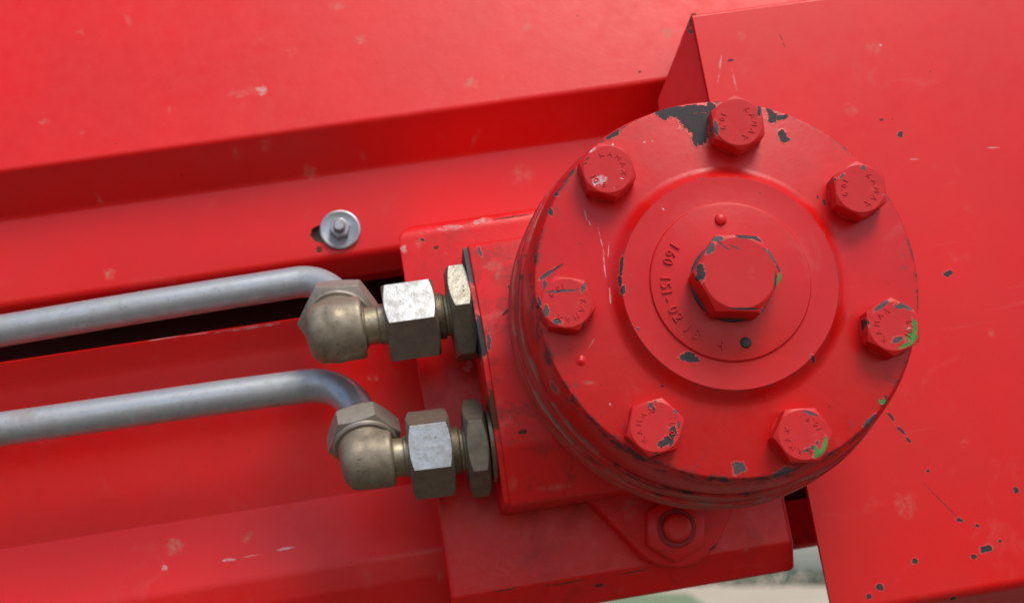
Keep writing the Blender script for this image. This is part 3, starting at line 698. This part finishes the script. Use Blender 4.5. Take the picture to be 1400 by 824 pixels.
    for i in range(25):
        t = i/24; b1 = b0 + d2*k_; b2 = b3 - td*k_
        pts.append(b0*(1-t)**3 + b1*3*t*(1-t)**2 + b2*3*t*t*(1-t) + b3*t**3)
    q_end = q0 + td*260
    for i in range(1, 9): pts.append(q0 + (q_end-q0)*(i/8) + Vector((0,0,math.sin(i*.9+side)*.25)))
    tb = obj('hydraulic_tube', sweep(pts, vis['tr'], 36), m_tube, smooth=60)
    tag(tb, label_t, 'pipe', 'hydraulic tubes running left from the fittings')
fitting((632, 428), (461, 452), (.12, .86, .50), dict(collar=(644,663), cr=16.5, hex=(615,646), haf=36.5, nut=(527,597), naf=31, elb=498, re=12.9, cap=12.0, toward=(0,-.75,.66), hclean=m_speck, tnl=11, tnaf=31, tnrot=R(38), tr=6.9, k=14),
    'upper elbow fitting on the motor with bright zinc nut', 'upper grey steel hydraulic tube bending into the upper fitting', ((405,386,116), (0,452,116)), R(11), R(2), 0)
fitting((652, 612), (503, 630), (-.03, .62, .78), dict(collar=(668,684), cr=15.5, hex=(636,666), haf=34, nut=(559,618), naf=31, elb=538, re=11.5, cap=10.0, toward=(0,-1,.05), hclean=m_zincd, tnl=11, tnaf=26.5, tnrot=R(56), tr=7.2, k=15),
    'lower elbow fitting on the motor, its elbow pointing up', 'lower grey steel hydraulic tube bending into the lower fitting', ((415,528,106), (0,586,106)), R(24), R(32), 1)

# ------------------------------------------------------------------ stud with washer on the panel
sc = at(465, 314, YR-1)
st = thing('panel_screw', 'small zinc screw end with nut and washer on the red panel', 'screw', (sc.x, YR, sc.z))
m_zw = metal('washer_zinc', (.50,.52,.54,1), (.38,.40,.42,1), .75, .4, .15, .25, (.22,.21,.2,1))
wash = lathe([(1e-7,-.2),(9.2,-.2),(9.5,-.6),(9.4,-1.5),(8.6,-1.8),(6.8,-1.1),(5.2,-.9),(1e-7,-.9)], 56)
obj('washer', wash, m_zw, st, loc=(sc.x, YR, sc.z))
obj('nut', hexhead(8.6, 4.2, R(10), rc=.93), m_zw, st, loc=(sc.x, YR-.95, sc.z), smooth=24)
obj('threaded_end', lathe([(1e-7,-8.6),(2.2,-8.5),(2.7,-8.0),(2.7,-4)], 28), m_nutb, st, loc=(sc.x, YR-.95, sc.z))

# ------------------------------------------------------------------ place the machine in the world
bpy.context.view_layer.update()
for o in machine_roots:
    if o.parent is None: o.matrix_world = MW @ o.matrix_basis

# ------------------------------------------------------------------ ground, grass, hedge far behind
def flat(name, pts, zz, m, label=None, cat=None, kind=None):
    me = bpy.data.meshes.new(name); me.from_pydata([(x, y, zz) for x, y in pts], [], [tuple(range(len(pts)))]); me.update()
    me.materials.append(m); o = bpy.data.objects.new(name, me); C.objects.link(o); tag(o, label, cat, None, kind); return o
m_soil = simple('dry_soil', (.13,.098,.066,1), (.10,.075,.05,1), .35)
m_grass = simple('meadow', (.20,.26,.12,1), (.25,.29,.14,1), .5)
flat('ground', [(-1500,-1500),(1500,-1500),(1500,1500),(-1500,1500)], 0, m_soil, 'pale dry soil far below and behind the machine', 'ground', 'structure')
flat('grass', [(-90,14),(3.0,14),(9.2,78),(-90,78)], .012, m_grass, 'strip of green grass beyond the machine', 'grass', 'structure')
m_field = simple('stubble', (.68,.54,.37,1), (.54,.43,.29,1), .25)
flat('field', [(-400,34),(400,34),(400,900),(-400,900)], .006, m_field, 'pale stubble field behind the machine', 'field', 'structure')
hv, hf = [], []
for i in range(5200):
    x = random.uniform(-45, 75); y = random.uniform(118, 126); h_ = 1.15 + .35*math.sin(x*.35) + .2*math.sin(x*1.1+2)
    z_ = random.uniform(0, h_); s_ = random.uniform(.12,.32)
    n_ = Vector((random.gauss(0,1), random.gauss(-.6,1), random.gauss(.4,1))).normalized(); u_ = n_.orthogonal().normalized()*s_; v_ = n_.cross(u_)
    p = Vector((x,y,z_)); k0 = len(hv); hv += [p-u_, p+v_*.6, p+u_, p-v_*.6]; hf.append((k0,k0+1,k0+2,k0+3))
me = bpy.data.meshes.new('hedge'); me.from_pydata(hv, [], hf); me.update(); me.materials.append(simple('hedge_leaf', (.05,.085,.05,1), (.08,.12,.075,1), 2))
o = bpy.data.objects.new('hedge', me); C.objects.link(o); tag(o, 'dark green hedge blurred far behind the machine', 'hedge', None, 'stuff')
